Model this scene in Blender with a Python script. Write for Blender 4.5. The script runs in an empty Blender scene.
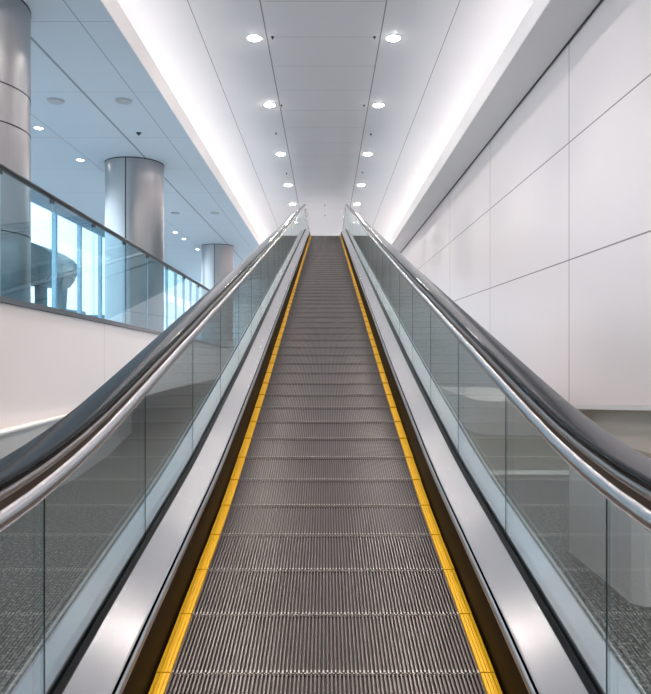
import bpy, bmesh, math, random
random.seed(4)
sc = bpy.context.scene
COL = sc.collection
E = 1.30                       # eye height; floor at z = 0
PI = math.pi

# ------------------------------------------------------------------ materials
def new_mat(name):
    m = bpy.data.materials.new(name); m.use_nodes = True
    nt = m.node_tree
    return m, nt, nt.nodes['Principled BSDF']

def plain(name, col, rough=0.5, metal=0.0, spec=0.5, noise=0.0, nscale=6.0, bump=0.0, stretch=None, coat=0.0):
    m, nt, b = new_mat(name)
    b.inputs['Base Color'].default_value = (*col, 1)
    b.inputs['Roughness'].default_value = rough
    b.inputs['Metallic'].default_value = metal
    b.inputs['Specular IOR Level'].default_value = spec
    b.inputs['Coat Weight'].default_value = coat
    tc = nt.nodes.new('ShaderNodeTexCoord')
    mp = nt.nodes.new('ShaderNodeMapping')
    nt.links.new(tc.outputs['Object'], mp.inputs['Vector'])
    if stretch: mp.inputs['Scale'].default_value = stretch
    n = nt.nodes.new('ShaderNodeTexNoise'); n.inputs['Scale'].default_value = nscale
    n.inputs['Detail'].default_value = 4
    nt.links.new(mp.outputs['Vector'], n.inputs['Vector'])
    if noise:
        mx = nt.nodes.new('ShaderNodeMix'); mx.data_type = 'RGBA'
        mx.inputs['A'].default_value = (*[c*(1-noise) for c in col], 1)
        mx.inputs['B'].default_value = (*[min(1, c*(1+noise)) for c in col], 1)
        nt.links.new(n.outputs['Fac'], mx.inputs['Factor'])
        nt.links.new(mx.outputs['Result'], b.inputs['Base Color'])
    if bump:
        bp = nt.nodes.new('ShaderNodeBump'); bp.inputs['Strength'].default_value = bump
        bp.inputs['Distance'].default_value = 0.01
        nt.links.new(n.outputs['Fac'], bp.inputs['Height'])
        nt.links.new(bp.outputs['Normal'], b.inputs['Normal'])
    return m

def emit(name, col, s):
    m = bpy.data.materials.new(name); m.use_nodes = True
    nt = m.node_tree; nt.nodes.clear()
    o = nt.nodes.new('ShaderNodeOutputMaterial'); e = nt.nodes.new('ShaderNodeEmission')
    e.inputs['Color'].default_value = (*col, 1); e.inputs['Strength'].default_value = s
    nt.links.new(e.outputs[0], o.inputs[0])
    return m

def arch_glass(name, tint, f0=0.04, gcol=(1, 1, 1), rough=0.0, power=5):
    """thin slab glass: tinted transmission plus Schlick reflection on every face"""
    m = bpy.data.materials.new(name); m.use_nodes = True
    nt = m.node_tree; nt.nodes.clear()
    N = nt.nodes.new; L = nt.links.new
    o = N('ShaderNodeOutputMaterial'); tr = N('ShaderNodeBsdfTransparent'); gl = N('ShaderNodeBsdfAnisotropic')
    tr.inputs['Color'].default_value = (*tint, 1)
    gl.inputs['Color'].default_value = (*gcol, 1); gl.inputs['Roughness'].default_value = rough
    g = N('ShaderNodeNewGeometry')
    dt = N('ShaderNodeVectorMath'); dt.operation = 'DOT_PRODUCT'
    L(g.outputs['Normal'], dt.inputs[0]); L(g.outputs['Incoming'], dt.inputs[1])
    ab = N('ShaderNodeMath'); ab.operation = 'ABSOLUTE'; L(dt.outputs['Value'], ab.inputs[0])
    om = N('ShaderNodeMath'); om.operation = 'SUBTRACT'; om.inputs[0].default_value = 1; L(ab.outputs[0], om.inputs[1])
    pw = N('ShaderNodeMath'); pw.operation = 'POWER'; L(om.outputs[0], pw.inputs[0]); pw.inputs[1].default_value = power
    ma = N('ShaderNodeMath'); ma.operation = 'MULTIPLY_ADD'; L(pw.outputs[0], ma.inputs[0])
    ma.inputs[1].default_value = 1 - f0; ma.inputs[2].default_value = f0
    mx = N('ShaderNodeMixShader'); L(ma.outputs[0], mx.inputs[0]); L(tr.outputs[0], mx.inputs[1]); L(gl.outputs[0], mx.inputs[2])
    L(mx.outputs[0], o.inputs[0])
    return m

def seam_mat(name, col, axis_lines, rough=0.6, width=0.012, dark=0.45, noise=0.03, spec=0.3, xlim=None):
    """panels with thin dark joints. axis_lines: list of (axis, [positions]) or (axis, pitch, offset)"""
    m, nt, b = new_mat(name)
    N = nt.nodes.new; L = nt.links.new
    b.inputs['Roughness'].default_value = rough
    b.inputs['Specular IOR Level'].default_value = spec
    tc = N('ShaderNodeTexCoord'); sp = N('ShaderNodeSeparateXYZ'); L(tc.outputs['Object'], sp.inputs[0])
    total = None
    def add(sock, w):
        nonlocal total
        lt = N('ShaderNodeMath'); lt.operation = 'LESS_THAN'; L(sock, lt.inputs[0]); lt.inputs[1].default_value = w/2
        if total is None: total = lt.outputs[0]
        else:
            mxn = N('ShaderNodeMath'); mxn.operation = 'MAXIMUM'; L(total, mxn.inputs[0]); L(lt.outputs[0], mxn.inputs[1]); total = mxn.outputs[0]
    for spec_ in axis_lines:
        ax = 'XYZ'.index(spec_[0]); w = spec_[-1]
        if spec_[1] == 'at':
            for p in spec_[2]:
                s = N('ShaderNodeMath'); s.operation = 'SUBTRACT'; L(sp.outputs[ax], s.inputs[0]); s.inputs[1].default_value = p
                a = N('ShaderNodeMath'); a.operation = 'ABSOLUTE'; L(s.outputs[0], a.inputs[0]); add(a.outputs[0], w)
        else:
            pitch, off = spec_[2]
            s = N('ShaderNodeMath'); s.operation = 'SUBTRACT'; L(sp.outputs[ax], s.inputs[0]); s.inputs[1].default_value = off
            p = N('ShaderNodeMath'); p.operation = 'PINGPONG'; L(s.outputs[0], p.inputs[0]); p.inputs[1].default_value = pitch/2
            src = p.outputs[0]
            if xlim:
                a = N('ShaderNodeMath'); a.operation = 'ABSOLUTE'; L(sp.outputs[0], a.inputs[0])
                g = N('ShaderNodeMath'); g.operation = 'GREATER_THAN'; L(a.outputs[0], g.inputs[0]); g.inputs[1].default_value = xlim
                q = N('ShaderNodeMath'); q.operation = 'ADD'; L(src, q.inputs[0]); L(g.outputs[0], q.inputs[1]); src = q.outputs[0]
            add(src, w)
    n = N('ShaderNodeTexNoise'); n.inputs['Scale'].default_value = 0.6; n.inputs['Detail'].default_value = 2
    L(tc.outputs['Object'], n.inputs['Vector'])
    m1 = N('ShaderNodeMix'); m1.data_type = 'RGBA'
    m1.inputs['A'].default_value = (*[c*(1-noise) for c in col], 1); m1.inputs['B'].default_value = (*[min(1, c*(1+noise)) for c in col], 1)
    L(n.outputs['Fac'], m1.inputs['Factor'])
    m2 = N('ShaderNodeMix'); m2.data_type = 'RGBA'; L(m1.outputs['Result'], m2.inputs['A'])
    m2.inputs['B'].default_value = (*[c*dark for c in col], 1)
    if total is not None: L(total, m2.inputs['Factor'])
    else: m2.inputs['Factor'].default_value = 0
    L(m2.outputs['Result'], b.inputs['Base Color'])
    return m

def speckle(name, base, spot, scale=130, thr=0.62, rough=0.35):
    m, nt, b = new_mat(name); N = nt.nodes.new; L = nt.links.new
    tc = N('ShaderNodeTexCoord'); n = N('ShaderNodeTexNoise'); n.inputs['Scale'].default_value = scale; n.inputs['Detail'].default_value = 3
    L(tc.outputs['Object'], n.inputs['Vector'])
    cr = N('ShaderNodeValToRGB'); cr.color_ramp.elements[0].position = thr-0.12; cr.color_ramp.elements[1].position = thr+0.08
    cr.color_ramp.elements[0].color = (*base, 1); cr.color_ramp.elements[1].color = (*spot, 1)
    L(n.outputs['Fac'], cr.inputs[0]); L(cr.outputs[0], b.inputs['Base Color'])
    b.inputs['Roughness'].default_value = rough
    return m

M = {}
M['ceiling'] = seam_mat('ceiling panels', (0.60, 0.625, 0.665), [('X', 'at', [-1.135, 1.06], 0.024), ('X', 'at', [-2.39, 2.33], 0.016), ('Y', 'rep', (1.4, 13.55), 0.010)], dark=0.34, xlim=1.06)
M['soffit'] = seam_mat('soffit panels', (0.45, 0.53, 0.60), [('X', 'at', [-4.56], 0.05), ('X', 'at', [-3.62, -6.05], 0.016), ('Y', 'rep', (2.85, 13.15), 0.012)], dark=0.45)
M['soffit_plain'] = plain('soffit paint', (0.56, 0.55, 0.56), 0.6, noise=0.03, nscale=1)
M['fascia'] = plain('fascia paint', (0.88, 0.84, 0.83), 0.6, noise=0.02, nscale=1)
M['wall'] = seam_mat('wall panels', (0.73, 0.67, 0.675), [('Z', 'at', [E+0.357*3.83, E+0.839*3.83], 0.022), ('Y', 'rep', (5.28, 11.01), 0.026)], rough=0.42, dark=0.30, noise=0.02)
M['wall_pink'] = seam_mat('left wall panels', (0.82, 0.75, 0.735), [('Y', 'rep', (3.4, 7.85), 0.012)], rough=0.5, dark=0.75)
M['plinth'] = plain('plinth paint', (0.62, 0.62, 0.62), 0.55, noise=0.04, nscale=2)
M['shade_wall'] = plain('shade-toned recess wall', (0.50, 0.47, 0.44), 0.7, noise=0.04, nscale=1.5)  # shade below the wall panels is put into this darker tone
M['white'] = plain('white paint', (0.80, 0.80, 0.79), 0.45, noise=0.02, nscale=3)
M['floor'] = speckle('dark speckled floor', (0.022, 0.025, 0.025), (0.36, 0.37, 0.35), 50, thr=0.60)
M['floor_far'] = plain('olive stone floor', (0.17, 0.16, 0.125), 0.35, noise=0.25, nscale=7)
M['strip'] = plain('pale stone strip', (0.55, 0.56, 0.52), 0.4, noise=0.08)
M['steel'] = plain('brushed stainless', (0.80, 0.775, 0.785), 0.26, 1.0, noise=0.03, nscale=30, stretch=(9, 0.3, 1))
def brushed(name, col, rough, aniso):
    m = plain(name, col, rough, 1.0, noise=0.04, nscale=25, stretch=(10, 0.3, 1))
    nt = m.node_tree; b = nt.nodes['Principled BSDF']
    b.inputs['Anisotropic'].default_value = aniso
    c = nt.nodes.new('ShaderNodeCombineXYZ'); c.inputs[0].default_value = 1
    nt.links.new(c.outputs[0], b.inputs['Tangent'])
    return m
M['steel'] = brushed('brushed stainless', (0.90, 0.87, 0.88), 0.26, 0.96)
M['steel_dark'] = plain('bronze skirt steel', (0.020, 0.011, 0.006), 0.5, 0.0, spec=0.05, noise=0.15, nscale=3)
M['steel_lip'] = plain('polished steel lip', (0.75, 0.73, 0.74), 0.4, 1.0)
M['tube'] = plain('polished steel tube', (0.72, 0.70, 0.71), 0.24, 1.0, noise=0.03, nscale=8)
M['bronze'] = plain('brown metal channel', (0.20, 0.14, 0.11), 0.35, 1.0)
M['guide'] = plain('satin metal guide', (0.56, 0.52, 0.50), 0.3, 1.0)
M['rubber'] = plain('glossy black rubber', (0.010, 0.011, 0.013), 0.10, 0.0, spec=0.22)
M['gasket'] = plain('black gasket', (0.004, 0.005, 0.006), 0.45, spec=0.2)
M['tread'] = plain('ribbed aluminium tread', (0.185, 0.157, 0.15), 0.30, 0.85, noise=0.12, nscale=3)
M['nose'] = plain('nose with painted glint', (0.50, 0.46, 0.44), 0.4, 0.7)  # specular line along the step noses, painted as lighter metal
M['tread_base'] = plain('dark tread groove', (0.018, 0.016, 0.016), 0.6)
M['yellow'] = plain('yellow safety paint', (0.74, 0.42, 0.006), 0.4, noise=0.12, nscale=14)
M['black'] = plain('black metal', (0.015, 0.015, 0.017), 0.4)
M['casing'] = plain('grey truss cladding', (0.16, 0.17, 0.17), 0.4, 0.3)
M['glass'] = arch_glass('greenish balustrade glass', (0.87, 0.93, 0.945), 0.09, gcol=(0.90, 0.96, 0.95), power=3.6)
M['glass_edge'] = plain('dark glass edge', (0.015, 0.03, 0.032), 0.25)
M['glass_blue'] = arch_glass('bluish railing glass', (0.74, 0.87, 0.92), 0.02)
M['glass_edge_blue'] = plain('cyan glass edge', (0.32, 0.68, 0.82), 0.15)
M['window'] = arch_glass('window glass', (0.90, 0.965, 0.99), 0.04)
M['column'] = plain('brushed steel cladding', (0.42, 0.42, 0.43), 0.34, 1.0, noise=0.05, nscale=20, stretch=(1, 1, 0.1))
M['joint'] = plain('dark joint', (0.03, 0.03, 0.035), 0.6)
M['mullion'] = plain('pale blue window frame', (0.42, 0.60, 0.72), 0.4)
M['mezz'] = plain('pale terrazzo upper floor', (0.62, 0.61, 0.61), 0.3, noise=0.08)
M['rail'] = plain('dark handrail metal', (0.02, 0.022, 0.025), 0.35, 0.0)
M['channel'] = plain('grey base channel', (0.30, 0.29, 0.30), 0.35, 0.8)
M['lamp'] = emit('downlight lens', (1.0, 0.93, 0.87), 125)
M['lamp_small'] = emit('small downlight lens', (1.0, 0.98, 0.95), 8)
M['cove'] = emit('cove strip light', (1.0, 0.885, 0.825), 14.5)
M['trimring'] = plain('lamp trim', (0.8, 0.8, 0.8), 0.3)
M['bridge'] = plain('dark grey bridge cladding', (0.015, 0.024, 0.03), 0.5, noise=0.15, nscale=0.8)
M['tarmac'] = plain('pale apron concrete', (0.38, 0.39, 0.40), 0.8, noise=0.1, nscale=0.1)
M['far_building'] = plain('dark blue grey cladding', (0.05, 0.11, 0.17), 0.5, noise=0.2, nscale=0.3)

# ------------------------------------------------------------------ helpers
def link(name, bm, mats, parent=None, smooth=False):
    me = bpy.data.meshes.new(name)
    bmesh.ops.recalc_face_normals(bm, faces=bm.faces)
    bm.to_mesh(me); bm.free()
    for m in (mats if isinstance(mats, (list, tuple)) else [mats]): me.materials.append(m)
    if smooth:
        for p in me.polygons: p.use_smooth = True
        me.set_sharp_from_angle(angle=math.radians(32))
    o = bpy.data.objects.new(name, me); COL.objects.link(o)
    if parent: o.parent = parent
    return o

def tag(o, label=None, cat=None, group=None, kind=None):
    if label: o['label'] = label
    if cat: o['category'] = cat
    if group: o['group'] = group
    if kind: o['kind'] = kind
    return o

def empty(name, loc=(0, 0, 0)):
    o = bpy.data.objects.new(name, None); COL.objects.link(o); o.location = loc
    o.empty_display_size = 0.2
    return o

def box(bm, x0, x1, y0, y1, z0, z1, mi=0):
    v = [bm.verts.new((x, y, z)) for z in (z0, z1) for y in (y0, y1) for x in (x0, x1)]
    for q in ((0, 1, 3, 2), (4, 6, 7, 5), (0, 4, 5, 1), (2, 3, 7, 6), (0, 2, 6, 4), (1, 5, 7, 3)):
        f = bm.faces.new([v[i] for i in q]); f.material_index = mi
    return v

def prism_y(bm, poly, x0, x1, mi=0):
    """polygon in (y,z) extruded in x"""
    a = [bm.verts.new((x0, y, z)) for y, z in poly]; b = [bm.verts.new((x1, y, z)) for y, z in poly]
    n = len(poly)
    bm.faces.new(a).material_index = mi; bm.faces.new(b[::-1]).material_index = mi
    for i in range(n):
        bm.faces.new((a[i], a[(i+1) % n], b[(i+1) % n], b[i])).material_index = mi

def prism_z(bm, poly, z0, z1, mi=0):
    a = [bm.verts.new((x, y, z0)) for x, y in poly]; b = [bm.verts.new((x, y, z1)) for x, y in poly]
    n = len(poly)
    bm.faces.new(a[::-1]).material_index = mi; bm.faces.new(b).material_index = mi
    for i in range(n):
        bm.faces.new((a[i], b[i], b[(i+1) % n], a[(i+1) % n])).material_index = mi

def cyl(bm, cx, cy, z0, z1, r, n=32, mi=0, r2=None):
    r2 = r if r2 is None else r2
    a = [bm.verts.new((cx+r*math.cos(2*PI*i/n), cy+r*math.sin(2*PI*i/n), z0)) for i in range(n)]
    b = [bm.verts.new((cx+r2*math.cos(2*PI*i/n), cy+r2*math.sin(2*PI*i/n), z1)) for i in range(n)]
    bm.faces.new(a[::-1]).material_index = mi; bm.faces.new(b).material_index = mi
    for i in range(n):
        bm.faces.new((a[i], a[(i+1) % n], b[(i+1) % n], b[i])).material_index = mi

def sweep(bm, path, section, closed_path=False, mi=0):
    """path: (y,z) points; section: closed loop of (x, n), n along the path's upward normal"""
    rings = []
    m = len(path)
    for i, (y, z) in enumerate(path):
        p = path[max(i-1, 0)]; q = path[min(i+1, m-1)]
        ty, tz = q[0]-p[0], q[1]-p[1]; l = math.hypot(ty, tz) or 1
        ty, tz = ty/l, tz/l
        ny, nz = -tz, ty
        rings.append([bm.verts.new((x, y+n*ny, z+n*nz)) for x, n in section])
    k = len(section)
    for i in range(m-1):
        for j in range(k):
            bm.faces.new((rings[i][j], rings[i][(j+1) % k], rings[i+1][(j+1) % k], rings[i+1][j])).material_index = mi
    bm.faces.new(rings[0]).material_index = mi; bm.faces.new(rings[-1][::-1]).material_index = mi

def sweep_v(bm, path, section, mi=0):
    """same, the section kept vertical"""
    rings = [[bm.verts.new((x, y, z+n)) for x, n in section] for y, z in path]
    k = len(section)
    for i in range(len(path)-1):
        for j in range(k):
            bm.faces.new((rings[i][j], rings[i][(j+1) % k], rings[i+1][(j+1) % k], rings[i+1][j])).material_index = mi
    bm.faces.new(rings[0]).material_index = mi; bm.faces.new(rings[-1][::-1]).material_index = mi

def rect(x0, x1, n0, n1): return [(x0, n0), (x1, n0), (x1, n1), (x0, n1)]

def PL(pts, w):
    def f(d):
        def g(u):
            for (a, b), (c, e) in zip(pts, pts[1:]):
                if u <= c: return b+(e-b)*(u-a)/(c-a)
            return pts[-1][1]
        return E+sum(g(d+w*(k/8)) for k in range(-8, 9))/17
    return f
rz = PL([(-20, -1.3), (-0.1, -1.3), (2.03, -.946), (3.3, -.75), (5.24, -.337), (22.3, 3.57), (90, 3.57)], 0.35)
hz = PL([(-20, -.262), (1.30, -.252), (1.73, -.2), (2.03, -.137), (5.17, .578), (21.9, 4.47), (90, 4.47)], 0.22)
Y0, Y1 = -0.35, 28.2           # ends of the balustrade's straight part

def frange(a, b, s):
    n = max(1, int(round((b-a)/s))); return [a+(b-a)*i/n for i in range(n+1)]

# ------------------------------------------------------------------ escalator
esc = tag(empty('escalator', (0, 0, 0)), 'long ribbed escalator with yellow edges, silver decks and glass sides, centre of photo', 'escalator')
# profile path of the handrail with a half loop at each end
R = 0.36
ys = frange(Y0, Y1, 0.12)
top = [(y, hz(y)) for y in ys]
startarc = [(Y0-R*math.sin(a), hz(Y0)-R+R*math.cos(a)) for a in [PI*k/16 for k in range(16, 0, -1)]]
endarc = [(Y1+R*math.sin(a), hz(Y1)-R+R*math.cos(a)) for a in [PI*k/16 for k in range(1, 17)]]
path = startarc+top+endarc

def side(s):
    X = lambda *v: v
    # handrail: rounded black C section
    def sec(pts): return [(s*x, n) for x, n in pts]
    bm = bmesh.new()
    sweep(bm, path, sec([(0.600, -0.021), (0.598, -0.017), (0.598, -0.008), (0.5995, -0.0035), (0.603, -0.001), (0.608, 0.0), (0.640, 0.0012), (0.672, 0.0), (0.677, -0.001), (0.6805, -0.0035), (0.682, -0.008), (0.682, -0.017), (0.680, -0.021), (0.660, -0.022), (0.620, -0.022)]))
    h = link('handrail', bm, M['rubber'], esc, True)
    bm = bmesh.new()
    gp = [(0.640-0.037*math.cos(a), -0.034-0.0115*math.sin(a)) for a in [PI*(k/8-0.5) for k in range(9)]]
    gp = [(0.603+0.010-0.010*math.cos(a), -0.034-0.0115*math.sin(a)) for a in [PI*(k/8-0.5) for k in range(9)]]
    gp += [(1.28-x, n) for x, n in reversed(gp)]
    sweep(bm, path, sec(gp))
    link('handrail_guide', bm, M['guide'], esc, True)
    bm = bmesh.new(); sweep(bm, path, sec(rect(0.614, 0.666, -0.066, -0.044)))
    link('guide_channel', bm, M['bronze'], esc)
    bm = bmesh.new()
    sweep(bm, path, sec([(0.627+0.0255*math.cos(2*PI*k/18), -0.086+0.0245*math.sin(2*PI*k/18)) for k in range(18)]))
    link('rail_tube', bm, M['tube'], esc, True)
    # decks
    dp = [(y, rz(y)) for y in frange(Y0-R, Y1+R, 0.15)]
    def strip(name, secn, mat, sm=False):
        bm = bmesh.new(); sweep_v(bm, dp, [(s*x, n) for x, n in secn]); return link(name, bm, mat, esc, sm)
    tag(strip('skirt_panel', rect(0.500, 0.508, -0.12, 0.165), M['steel_dark']), 'dark bronze skirt panel')
    strip('skirt_lip', [(0.498, 0.150), (0.505, 0.150), (0.505, 0.172), (0.501, 0.174), (0.498, 0.170)], M['steel_lip'])
    strip('deck_groove', rect(0.505, 0.516, 0.140, 0.152), M['gasket'])
    strip('inner_deck', [(0.516, 0.145), (0.618, 0.160), (0.618, 0.196), (0.520, 0.170), (0.516, 0.166)], M['steel'])
    strip('glass_gasket', [(0.618, 0.16), (0.634, 0.16), (0.634, 0.206), (0.630, 0.210), (0.618, 0.200)], M['gasket'])
    strip('outer_gasket', [(0.648, 0.16), (0.662, 0.16), (0.662, 0.19), (0.648, 0.20)], M['gasket'])
    strip('outer_deck', [(0.662, 0.14), (0.76, 0.14), (0.76, 0.166), (0.752, 0.172), (0.662, 0.190)], M['steel'])
    bm = bmesh.new()
    sweep_v(bm, dp, [(s*0.742, -0.05), (s*0.756, -0.05), (s*0.756, 0.14), (s*0.742, 0.14)])
    for i in range(len(dp)-1):
        pass
    link('edge_cladding', bm, M['casing'], esc)
    # glass panels
    joints = [Y0-R*0.55]+[1.586+0.885*k for k in range(-2, 31)]
    joints = [j for j in joints if j < Y1-0.3]+[Y1+R*0.55]
    for a, b in zip(joints, joints[1:]):
        a2, b2 = a+0.002, b-0.002
        yy = frange(a2, b2, 0.1)
        def topz(y):
            if y < Y0: t = hz(Y0)-R+math.sqrt(max(0, R*R-(Y0-y)**2)); return t-0.10
            if y > Y1: t = hz(Y1)-R+math.sqrt(max(0, R*R-(y-Y1)**2)); return t-0.10
            return hz(y)-0.10
        poly = [(y, rz(y)+0.165) for y in yy]+[(y, topz(y)) for y in reversed(yy)]
        bm = bmesh.new(); prism_y(bm, poly, s*0.635, s*0.647)
        # slim dark vertical edges of the panel
        e0, e1 = b2-0.007, b2
        prism_y(bm, [(e0, rz(e0)+0.165), (e1, rz(e0)+0.165), (e1, topz(e0)), (e0, topz(e0))], s*0.6343, s*0.6351, 1)
        link('glass_panel', bm, [M['glass'], M['glass_edge']], esc)
for s in (-1, 1): side(s)

# steps: one ribbed step with two yellow edges, copied along the ramp
P = 0.32; G = 0.0035
def step_meshes():
    W = 0.450; n = 76; pitch = 2*W/n
    bm = bmesh.new()
    box(bm, -0.494, 0.494, G/2, P-G/2, -0.040, -0.012, 1)
    for k in range(n):
        x = -W+pitch*(k+0.5); w = pitch*0.27
        lo, hi = -0.012, 0.0
        pr = [(x-w*1.15, lo), (x+w*1.15, lo), (x+w*0.8, hi), (x-w*0.8, hi)]
        ext = 0.004 if k % 2 else 0.0
        a = [bm.verts.new((px, G/2-ext, pz)) for px, pz in pr]; b = [bm.verts.new((px, P-G/2-0.003+ext*0.4, pz)) for px, pz in pr]
        for q in ((1, 2), (2, 3), (3, 0)):
            bm.faces.new((a[q[0]], a[q[1]], b[q[1]], b[q[0]]))
        bm.faces.new(a).material_index = 2; bm.faces.new(b[::-1])
        # nose of each rib, its edge glint put into a lighter colour
        hw = w*0.8
        box(bm, x-hw, x+hw, G/2-ext-0.0005, G/2+0.009, -0.010, 0.0008, 2)
    box(bm, -W, W, G/2+0.002, G/2+0.006, -0.012, -0.006, 2)
    s = link('step', bm, [M['tread'], M['tread_base'], M['nose']], esc)
    out = []
    for sg in (-1, 1):
        bm = bmesh.new()
        for k in range(4):
            x0 = W+0.001+k*0.0105
            box(bm, min(sg*x0, sg*(x0+0.0088)), max(sg*x0, sg*(x0+0.0088)), G/2, P-G/2, -0.011, 0.0015)
        box(bm, min(sg*W, sg*0.493), max(sg*W, sg*0.493), G/2+0.001, P-G/2-0.001, -0.013, -0.0025)
        out.append(link('yellow_edge', bm, M['yellow'], s))
    return s, out
step0, edges0 = step_meshes()
tag(edges0[0], 'yellow painted safety edge'); tag(edges0[1], 'yellow painted safety edge')
LIP = 0.007
# arc-length positions along y
y = 2.032-P*math.cos(math.atan(0.165))*7
first = True
ns = 0
while y < 27.6 and ns < 100:
    y2 = y
    # next nose: distance P along the ramp
    t = math.atan((rz(y+P)-rz(y))/P); y2 = y+P*math.cos(t)
    z = rz(y); z2 = rz(y2)-LIP*(0.25+0.75*min(1, max(0, (y-2.2)/2.0)))
    ang = math.atan2(z2-z, y2-y)
    if first: st = step0
    else:
        st = step0.copy(); COL.objects.link(st); st.parent = esc
        for e in edges0:
            c = e.copy(); COL.objects.link(c); c.parent = st
    st.location = (0, y, z); st.rotation_euler = (ang, 0, 0)
    first = False; y = y2; ns += 1
# truss under the steps
bm = bmesh.new()
dp = frange(Y0-R-0.3, Y1+R, 0.5)
poly = [(y, rz(y)-0.10) for y in dp]+[(y, max(rz(y)-0.85, -0.3)) for y in reversed(dp)]
prism_y(bm, poly, -0.735, 0.735)
link('truss', bm, M['casing'], esc)

# ------------------------------------------------------------------ setting
def S(name, bm, mats, label=None, smooth=False):
    o = link(name, bm, mats, None, smooth); o['kind'] = 'structure'
    if label: o['label'] = label
    return o
YB, YF = -11.0, 48.0
bm = bmesh.new()
box(bm, -9.6, -0.79, YB, YF, -0.12, 0); box(bm, -0.79, 0.79, YB, -0.95, -0.12, 0)
box(bm, 0.79, 7.0, YB, 7.1, -0.12, 0)
S('floor', bm, M['floor'], 'dark speckled floor beside the escalator')
bm = bmesh.new(); box(bm, 0.79, 7.0, 7.35, YF, -0.12, 0); S('floor_far', bm, M['floor_far'], 'olive brown floor beyond the pale strip')
bm = bmesh.new(); box(bm, 0.79, 7.0, 7.1, 7.35, -0.12, 0.006); S('trim_1', bm, M['strip'], 'pale threshold strip across the floor')
# upper landing
bm = bmesh.new(); box(bm, -2.2, 2.2, Y1+R+0.05, YF, E+3.57-0.45, E+3.57); S('floor_landing', bm, M['mezz'], 'upper landing at the top of the escalator')
# main ceiling
H = 6.0
bm = bmesh.new(); box(bm, -4.1, 4.1, YB, YF, E+H, E+H+0.1); S('ceiling', bm, M['ceiling'], 'pale panelled ceiling with thin dark joints')
# soffits, fascias and cove backs
XF = 3.115; ZS = E+4.79; ZT = E+5.155
bm = bmesh.new(); box(bm, XF, 3.80, YB, YF, ZS, ZS+0.12); S('trim_2', bm, M['soffit_plain'], 'grey soffit strip along the right wall')
bm = bmesh.new(); box(bm, XF, XF+0.06, YB, YF, ZS+0.12, ZT); box(bm, XF-0.012, XF, YB, YF, ZS+0.012, ZT); S('trim_3', bm, M['fascia'], 'pale fascia lip of the right light cove')
bm = bmesh.new(); box(bm, -9.35, -XF, YB, YF, ZS, ZS+0.12); S('ceiling_mezzanine', bm, M['soffit'], 'bluish panelled ceiling above the upper level')
bm = bmesh.new(); box(bm, -XF-0.06, -XF, YB, YF, ZS+0.12, ZT); box(bm, -XF, -XF+0.012, YB, YF, ZS+0.012, ZT); S('trim_4', bm, M['fascia'], 'pale fascia lip of the left light cove')
bm = bmesh.new(); box(bm, -4.0, -3.9, YB, YF, ZS+0.12, E+H); S('trim_5', bm, M['white'])
bm = bmesh.new(); box(bm, 3.80, 3.815, YB, YF, ZS-0.03, ZS+0.10); S('trim_6', bm, M['joint'], 'dark strip painted as the shadow gap between soffit and right wall')  # solid strip, the gap's shade put into its dark colour
# cove strips: lamps lying on the shelves
for sx, nm in ((-1, 'left'), (1, 'right')):
    t = empty('cove_light', (sx*3.52, 18.5, ZS+0.12))
    tag(t, 'long bright strip light hidden in the %s ceiling cove' % nm, 'light', 'cove lights')
    bm = bmesh.new(); box(bm, -0.05, 0.05, YB-18.5+0.2, YF-18.5-0.2, 0, 0.05); link('housing', bm, M['trimring'], t)
    bm = bmesh.new(); box(bm, -0.045, 0.045, YB-18.5+0.2, YF-18.5-0.2, 0.05, 0.06); link('diffuser', bm, M['cove'], t)
# right wall with its sloped lower edge
XW = 3.83
def wb(y): return E-0.68-0.082*(y-8.2)
bm = bmesh.new()
prism_y(bm, [(YB, E+0.6), (1.0, wb(1.0)), (16.0, wb(16.0)), (16.0, 0), (YF, 0), (YF, E+H), (YB, E+H)], XW, XW+0.22)
S('wall_right', bm, M['wall'], 'large pale wall panels with thin dark joints')
bm = bmesh.new()
prism_y(bm, [(1.0, wb(1.0)-0.065), (16.0, wb(16.0)-0.065), (16.0, wb(16.0)-0.001), (1.0, wb(1.0)-0.001)], XW-0.012, XW+0.21)
S('trim_7', bm, M['plinth'], 'pale lip under the right wall')
bm = bmesh.new(); box(bm, 3.95, 4.1, YB, 16, 0, E+0.4); S('wall_recess', bm, M['shade_wall'], 'wall below the right wall panels, shade put into its grey-beige colour')
# low white block at the end of the olive floor
bm = bmesh.new()
pts = [(2.25+0.35-0.35*math.cos(a), 10.3+0.35-0.35*math.sin(a)) for a in [PI/2*k/8 for k in range(9)]]
prism_z(bm, [(2.25, 14.0)]+pts+[(3.30, 10.3), (3.30, 14.0)], 0.0, E-0.80)
tag(link('low_wall', bm, M['fascia']), 'low white rounded wall behind the right glass beyond the pale strip', 'wall')
# white plinth block near right
bm = bmesh.new()
v = [(1.55, 3.55), (1.60, 3.5), (2.3, 3.5), (2.3, 4.45), (1.55, 4.45)]
prism_z(bm, v, 0.0, E-0.71)
o = tag(link('plinth_block', bm, M['fascia']), 'white block standing on dark floor behind the right glass', 'block')
# end and back walls
bm = bmesh.new(); box(bm, -4.1, 4.1, YF, YF+0.2, 0, E+H+0.1); S('wall_end', bm, M['white'])
bm = bmesh.new(); box(bm, 6.9, 7.0, YB, YF, -0.1, E+H+0.1); S('wall_outer_right', bm, M['white'])
bm = bmesh.new(); box(bm, -9.6, 7.0, YB-0.2, YB, -0.1, E+H+0.1); S('wall_back', bm, M['white'])
bm = bmesh.new(); box(bm, -9.35, -4.1, YF+28, YF+28.2, 0, E+H+0.1); S('wall_end_left', bm, M['white'])
bm = bmesh.new(); box(bm, -9.35, -4.1, YF, YF+28, ZS, ZS+0.12); S('ceiling_mezzanine_far', bm, M['soffit'])

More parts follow.
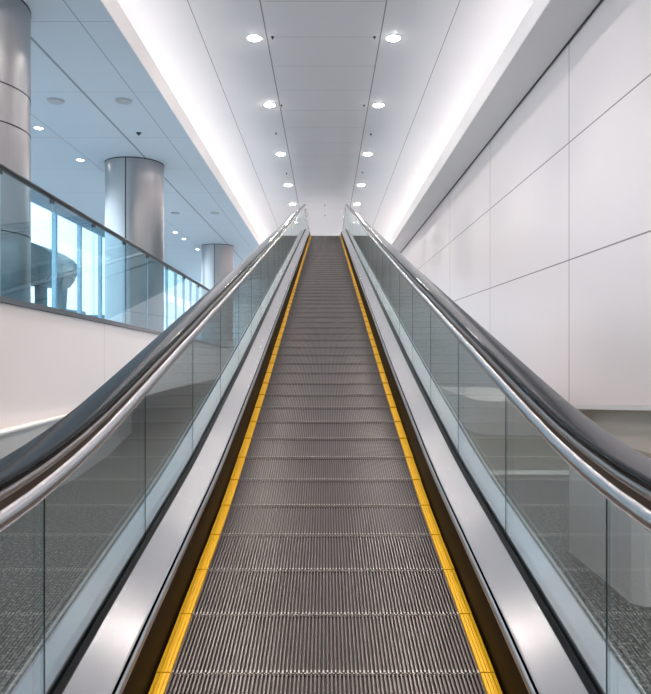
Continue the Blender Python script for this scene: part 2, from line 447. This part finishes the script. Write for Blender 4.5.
# left side: fascia wall, plinth, upper floor
def rx(d): return -2.56+(d-5.5)*0.28/8.1
def rb(d): return E+0.39-(d-5.5)*0.31/8.1
def rt(d): return E+1.44-(d-5.5)*0.31/8.1
bm = bmesh.new()
ys = frange(-4, 16, 0.5)
def loft(bm, ys, fx0, fx1, fz0, fz1, mi=0):
    rings = [[bm.verts.new(p) for p in ((fx0(y), y, fz0(y)), (fx1(y), y, fz0(y)), (fx1(y), y, fz1(y)), (fx0(y), y, fz1(y)))] for y in ys]
    for a, b in zip(rings, rings[1:]):
        for j in range(4): bm.faces.new((a[j], a[(j+1) % 4], b[(j+1) % 4], b[j])).material_index = mi
    bm.faces.new(rings[0]).material_index = mi; bm.faces.new(rings[-1][::-1]).material_index = mi
loft(bm, ys, lambda y: rx(y)-0.15, lambda y: rx(y)+0.0, lambda y: E-0.65, lambda y: rb(y)-0.04)
S('wall_left', bm, M['wall_pink'], 'pale pinkish wall below the glass railing')
bm = bmesh.new()
line = [(-2.50, -4), (-2.50, 2.0), (-2.47, 6.9), (-2.60, 8.4), (-2.96, 10.7)]
prism_z(bm, line+[(x-0.2, y) for x, y in reversed(line)], 0, E-0.66)
S('baseboard_left', bm, M['plinth'], 'grey white plinth under the left wall')
bm = bmesh.new(); prism_z(bm, [(-2.45, -4), (-2.45, 6.9), (-2.62, 8.6), (-3.0, 10.9), (-3.3, 10.9), (-3.3, -4)], E-0.665, E-0.65); S('trim_8', bm, M['white'])
bm = bmesh.new(); prism_z(bm, [(-9.25, YB), (-2.8, YB), (-2.8, 4), (rx(16)-0.12, 16), (-2.6, YF+28), (-9.25, YF+28)], E-0.35, E+0.05)
S('floor_mezzanine', bm, M['mezz'], 'edge of the upper level floor')

# glass railing of the upper level
rail = tag(empty('glass_railing', (rx(5.5), 5.5, rb(5.5))), 'glass railing with dark handrail and grey base channel on the left wall', 'railing')
def off(o):
    o.location = (-rail.location.x, -rail.location.y, -rail.location.z)
ys = frange(1.5, 16, 0.5)
bm = bmesh.new(); loft(bm, ys, lambda y: rx(y)-0.10, lambda y: rx(y)+0.02, lambda y: rb(y)-0.035, lambda y: rb(y)+0.01)
off(link('base_channel', bm, M['channel'], rail))
bm = bmesh.new()
k = 12
rings = [[bm.verts.new((rx(y)-0.035+0.03*math.cos(2*PI*j/k), y, rt(y)+0.024*math.sin(2*PI*j/k))) for j in range(k)] for y in ys]
for a, b in zip(rings, rings[1:]):
    for j in range(k): bm.faces.new((a[j], a[(j+1) % k], b[(j+1) % k], b[j]))
bm.faces.new(rings[0]); bm.faces.new(rings[-1][::-1])
off(link('handrail', bm, M['rail'], rail, True))
js = [1.5, 2.5, 3.5, 4.53, 5.57, 6.55, 7.62, 8.64, 9.64, 10.7, 11.8, 12.9, 14.0, 15.0, 16.0]
for a, b in zip(js, js[1:]):
    bm = bmesh.new(); yy = [a+0.003, (a+b)/2, b-0.003]
    loft(bm, yy, lambda y: rx(y)-0.043, lambda y: rx(y)-0.029, lambda y: rb(y)+0.01, lambda y: rt(y)-0.022)
    for y0, y1 in ((b-0.022, b-0.003),):
        loft(bm, [y0, y1], lambda y: rx(y)-0.0289, lambda y: rx(y)-0.028, lambda y: rb(y)+0.01, lambda y: rt(y)-0.022, 1)
    off(link('glass_panel', bm, [M['glass_blue'], M['glass_edge_blue']], rail))
    bm = bmesh.new()
    loft(bm, [b-0.02, b+0.02], lambda y: rx(y)-0.050, lambda y: rx(y)-0.022, lambda y: rt(y)-0.06, lambda y: rt(y)-0.02)
    if b < 16: off(link('clamp', bm, M['rail'], rail))

# columns
def column(x, y, r, label, bands=()):
    t = tag(empty('column', (x, y, E+0.05)), label, 'column', 'round steel columns on the upper level')
    h = 4.74
    bm = bmesh.new(); cyl(bm, 0, 0, 0, h-0.0, r, 72); link('cladding', bm, M['column'], t, True)
    for p in t.children: 
        for q in p.data.polygons: q.use_smooth = abs(q.normal.z) < 0.5
    a = math.radians(-92)
    bm = bmesh.new()
    for aa in (a, a+PI):
        vx, vy = math.cos(aa), math.sin(aa)
        box(bm, vx*r-0.012, vx*r+0.012, vy*r-0.012, vy*r+0.006, 0.0, h-0.02)
    link('vertical_joint', bm, M['joint'], t)
    for zb in bands:
        bm = bmesh.new(); cyl(bm, 0, 0, zb-E-0.05-0.009, zb-E-0.05+0.009, r+0.003, 72); link('joint_ring', bm, M['joint'], t)
    bm = bmesh.new(); cyl(bm, 0, 0, h-0.025, h+0.0, r+0.006, 72); link('top_ring', bm, M['joint'], t)
    return t
column(-5.0, 18.35, 0.75, 'large round brushed steel column in the middle of the upper level')
column(-5.12, 33.2, 0.75, 'farthest round steel column, half hidden by the escalator handrail')
column(-5.08, 9.75, 0.90, 'round metal column cut off by the left edge of the photo', (E+1.55, E+3.0, E+3.52))

# windows of the upper level
bay = 2.4; y0 = 23.85-bay*10
k = 0
while y0+bay*k < YF+27.5:
    a = y0+bay*k; b = a+bay; k += 1
    w = empty('window_%d' % k, (-9.2, a, E+0.05)); w['kind'] = 'structure'
    bm = bmesh.new()
    zt = ZS-E-0.05-0.02
    box(bm, -0.10, 0.05, -0.06, 0.06, 0, zt); box(bm, -0.04, 0.03, 0.07, bay-0.07, zt-0.22, zt); box(bm, -0.04, 0.03, 0.07, bay-0.07, 0, 0.12)
    link('window_frame', bm, M['mullion'], w)
    bm = bmesh.new(); box(bm, -0.012, 0.0, 0.07, bay-0.07, 0.12, zt-0.22); link('pane', bm, M['window'], w)

# ------------------------------------------------------------------ ceiling fittings
def fitting(name, x, y, z, r, lens, label, cat, group, ring=0.03, power=560):
    t = tag(empty(name, (x, y, z)), label, cat, group)
    bm = bmesh.new()
    n = 32
    for rr0, rr1, z0, z1 in ((r, r+ring, -0.012, -0.012),):
        a = [bm.verts.new((r*math.cos(2*PI*i/n), r*math.sin(2*PI*i/n), -0.010)) for i in range(n)]
        b = [bm.verts.new(((r+ring)*math.cos(2*PI*i/n), (r+ring)*math.sin(2*PI*i/n), -0.010)) for i in range(n)]
        c = [bm.verts.new(((r+ring)*math.cos(2*PI*i/n), (r+ring)*math.sin(2*PI*i/n), 0.0)) for i in range(n)]
        d = [bm.verts.new((r*math.cos(2*PI*i/n), r*math.sin(2*PI*i/n), 0.0)) for i in range(n)]
        for i in range(n):
            j = (i+1) % n
            for q in ((a, b), (b, c), (c, d), (d, a)):
                bm.faces.new((q[0][i], q[0][j], q[1][j], q[1][i]))
    link('trim_ring', bm, M['trimring'], t)
    bm = bmesh.new(); cyl(bm, 0, 0, -0.007, 0, r-0.002, n); cyl(bm, 0, 0, -r*0.22, -0.007, r*0.75, n, 0, r-0.002); link('lens', bm, lens, t)
    if name == 'downlight':
        l = bpy.data.lights.new('downlight_beam', 'SPOT'); l.energy = power; l.color = (1.0, 0.885, 0.82); l.spot_size = math.radians(104); l.spot_blend = 0.8; l.shadow_soft_size = 0.12
        lo = bpy.data.objects.new('downlight_beam', l); COL.objects.link(lo); lo.parent = t; lo.location = (0, 0, -0.03)
    return t
order = ['nearest', 'second nearest', 'third', 'fourth', 'farthest visible']
for i in range(5):
    yy = 700*6/[309, 242, 193, 162, 143][i]
    for s, nm in ((-1, 'left'), (1, 'right')):
        fitting('downlight', s*1.35-0.035, yy, E+H, 0.125, M['lamp'], 'round ceiling downlight, %s in the %s row above the escalator' % (order[i], nm), 'light', 'downlights above the escalator')
for i, yy in enumerate((9.4, 5.2, 1.0, -3.2, -7.4)):
    for s, nm in ((-1, 'left'), (1, 'right')):
        fitting('downlight', s*1.35-0.035, yy, E+H, 0.125, M['lamp'], 'round ceiling downlight of the %s row, above the top edge of the photo' % nm, 'light', 'downlights nearer than the photo shows')
for i, yy in enumerate((33.6, 37.8, 42.0, 46.0)):
    for s, nm in ((-1, 'left'), (1, 'right')):
        fitting('downlight', s*1.35-0.035, yy, E+H, 0.125, M['lamp'], 'round ceiling downlight of the %s row over the upper landing' % nm, 'light', 'downlights over the landing', power=480)
for i, yy in enumerate((14.5, 15.3, 17.9, 20.5, 23.1, 25.7, 29.2, 31.0, 34.3, 37.0, 40.0)):
    nm = ['first', 'second', 'third', 'fourth', 'fifth', 'sixth', 'seventh', 'eighth', 'ninth', 'tenth', 'last'][i]
    fitting('small_downlight', -6.27, yy, ZS, 0.09, M['lamp_small'], 'small downlight in the upper level ceiling, %s from the camera in its row' % nm, 'light', 'small downlights in the upper level ceiling', 0.02)
def small(name, x, y, z, r, mat, label, cat, group):
    bm = bmesh.new(); cyl(bm, 0, 0, -0.03, 0, r*0.8, 20, 0, r); cyl(bm, 0, 0, -0.06, -0.03, r*0.35, 12)
    o = link(name, bm, mat); o.location = (x, y, z+0.008); tag(o, label, cat, group); return o
M['speaker'] = plain('grey speaker grille', (0.32, 0.35, 0.38), 0.5)
for x, y, l in ((-5.24, 13.6, 'round grey ceiling speaker left of the dark joint, beside the near column'), (-3.92, 13.6, 'round grey ceiling speaker right of the dark joint, above the middle column'),
                (-5.36, 25.0, 'small round speaker between the middle and farthest columns, left one'), (-3.95, 25.0, 'small round speaker above the farthest column, right one')):
    bm = bmesh.new(); cyl(bm, 0, 0, -0.035, 0, 0.14, 28, 0, 0.17); o = link('ceiling_speaker', bm, M['speaker']); o.location = (x, y, ZS); tag(o, l, 'speaker', 'round ceiling speakers')
small('sprinkler', -4.18, 15.66, ZS, 0.06, M['black'], 'small dark sprinkler above the middle column', 'sprinkler', 'ceiling sprinklers')
for (px, py), l in (((272.5, 36.7), 'beside the nearest left downlight'), ((374.5, 36.7), 'beside the nearest right downlight'), ((281.5, 105), 'beside the second left downlight'), ((364, 105), 'beside the second right downlight'),
              ((276, 133), 'between second and third left downlights'), ((371, 134), 'between second and third right downlights'), ((286.5, 173), 'left, between third and fourth downlights'), ((362.5, 172), 'right, between third and fourth downlights'),
              ((324.8, 205), 'on the centre line above the escalator top'), ((324.8, 215), 'on the centre line, behind the first central one')):
    d = 700*6/(347-py); x = (px-325.5)*d/700
    small('sprinkler', x, d, E+H, 0.03, M['black'], 'small dark ceiling sprinkler '+l, 'sprinkler', 'ceiling sprinklers')

# ------------------------------------------------------------------ outside
bm = bmesh.new(); box(bm, -160, -9.6, -30, 260, -4.2, -4.0); S('ground_outside', bm, M['tarmac'], 'pale apron outside the windows')
def bridge(x0, x1, yc, sc_, label):
    t = tag(empty('boarding_bridge', ((x0+x1)/2, yc, -4.0)), label, 'boarding bridge', 'boarding bridges outside the windows')
    w = x1-x0; cx = (x0+x1)/2
    bm = bmesh.new()
    zb, zt = E+3.15+4.0, E+5.25+4.0
    # body outline (x,z) seen from the hall, chamfered end on the right
    prof = [(-w*1.4, zb+0.35), (w*0.30, zb-0.10), (w*0.47, zb+0.5), (w*0.5, zb+1.2), (w*0.47, zt-0.75), (w*0.30, zt-0.40), (-w*0.05, zt), (-w*1.4, zt)]
    a = [bm.verts.new((x, -1.6, z)) for x, z in prof]; b = [bm.verts.new((x, 1.6, z)) for x, z in prof]
    bm.faces.new(a); bm.faces.new(b[::-1])
    for i in range(len(prof)):
        j = (i+1) % len(prof); bm.faces.new((a[i], b[i], b[j], a[j]))
    bmesh.ops.bevel(bm, geom=[e for e in bm.edges], offset=0.12, segments=2, affect='EDGES')
    link('cabin', bm, M['bridge'], t)
    bm = bmesh.new(); box(bm, -w*0.10, w*0.06, -0.3, 0.3, 1.0, zb+0.4); box(bm, -w*0.12, w*0.10, -0.9, 0.9, 0.9, 1.5)
    link('support_leg', bm, M['bridge'], t)
    for sy in (-1, 1):
        bm = bmesh.new()
        n = 20; a = []; b = []
        for i in range(n):
            c, s_ = math.cos(2*PI*i/n)*0.6, math.sin(2*PI*i/n)*0.6
            a.append(bm.verts.new((c, sy*0.95-0.2, 0.6+s_))); b.append(bm.verts.new((c, sy*0.95+0.2, 0.6+s_)))
        bm.faces.new(a); bm.faces.new(b[::-1])
        for i in range(n): bm.faces.new((a[i], a[(i+1) % n], b[(i+1) % n], b[i]))
        link('wheel', bm, M['black'], t)
    bm = bmesh.new(); prism = [(w*0.30, zb+0.2), (w*0.46, zb+0.7), (w*0.46, zb+0.1), (w*0.40, zb-2.6), (w*0.28, zb-2.6), (w*0.32, zb-1.0)]
    a = [bm.verts.new((x, -0.3, z)) for x, z in prism]; b = [bm.verts.new((x, 0.3, z)) for x, z in prism]
    bm.faces.new(a); bm.faces.new(b[::-1])
    for i in range(len(prism)):
        j = (i+1) % len(prism); bm.faces.new((a[i], b[i], b[j], a[j]))
    link('service_stair', bm, M['bridge'], t)
bridge(-15.9, -13.25, 36, 1, 'dark grey boarding bridge on a thick leg outside the windows, left of the middle column')
bridge(-18.9, -16.4, 80, 1, 'small distant boarding bridge outside the windows, right of the middle column')
bm = bmesh.new(); box(bm, -70, -30.5, 100, 112, -4.0, E+4.6); box(bm, -60, -38, 101, 111, E+4.6, E+5.6)
tag(link('airport_building', bm, M['far_building']), 'low dark blue building far outside the windows', 'building')

# ------------------------------------------------------------------ light
w = bpy.data.worlds.new('World'); sc.world = w; w.use_nodes = True
bg = w.node_tree.nodes['Background']; bg.inputs['Color'].default_value = (0.86, 0.93, 1.0, 1); bg.inputs['Strength'].default_value = 2.7
def area(name, loc, rot, sx, sy, power, col=(1, 1, 1)):
    l = bpy.data.lights.new(name, 'AREA'); l.shape = 'RECTANGLE'; l.size = sx; l.size_y = sy; l.energy = power; l.color = col
    o = bpy.data.objects.new(name, l); COL.objects.link(o); o.location = loc; o.rotation_euler = rot; return o

# ------------------------------------------------------------------ camera
cam = bpy.data.cameras.new('camera'); co = bpy.data.objects.new('camera', cam); COL.objects.link(co)
co.location = (0, 0, E); co.rotation_euler = (PI/2, 0, 0)
cam.sensor_fit = 'HORIZONTAL'; cam.sensor_width = 36; cam.lens = 700/651*36; cam.clip_start = 0.02; cam.clip_end = 600
sc.camera = co
sc.view_settings.view_transform = 'Standard'; sc.view_settings.look = 'None'; sc.view_settings.exposure = 0.46; sc.view_settings.gamma = 1
sc.cycles.max_bounces = 14; sc.cycles.transparent_max_bounces = 48; sc.cycles.glossy_bounces = 8; sc.cycles.diffuse_bounces = 6
sc.cycles.sample_clamp_indirect = 6.0
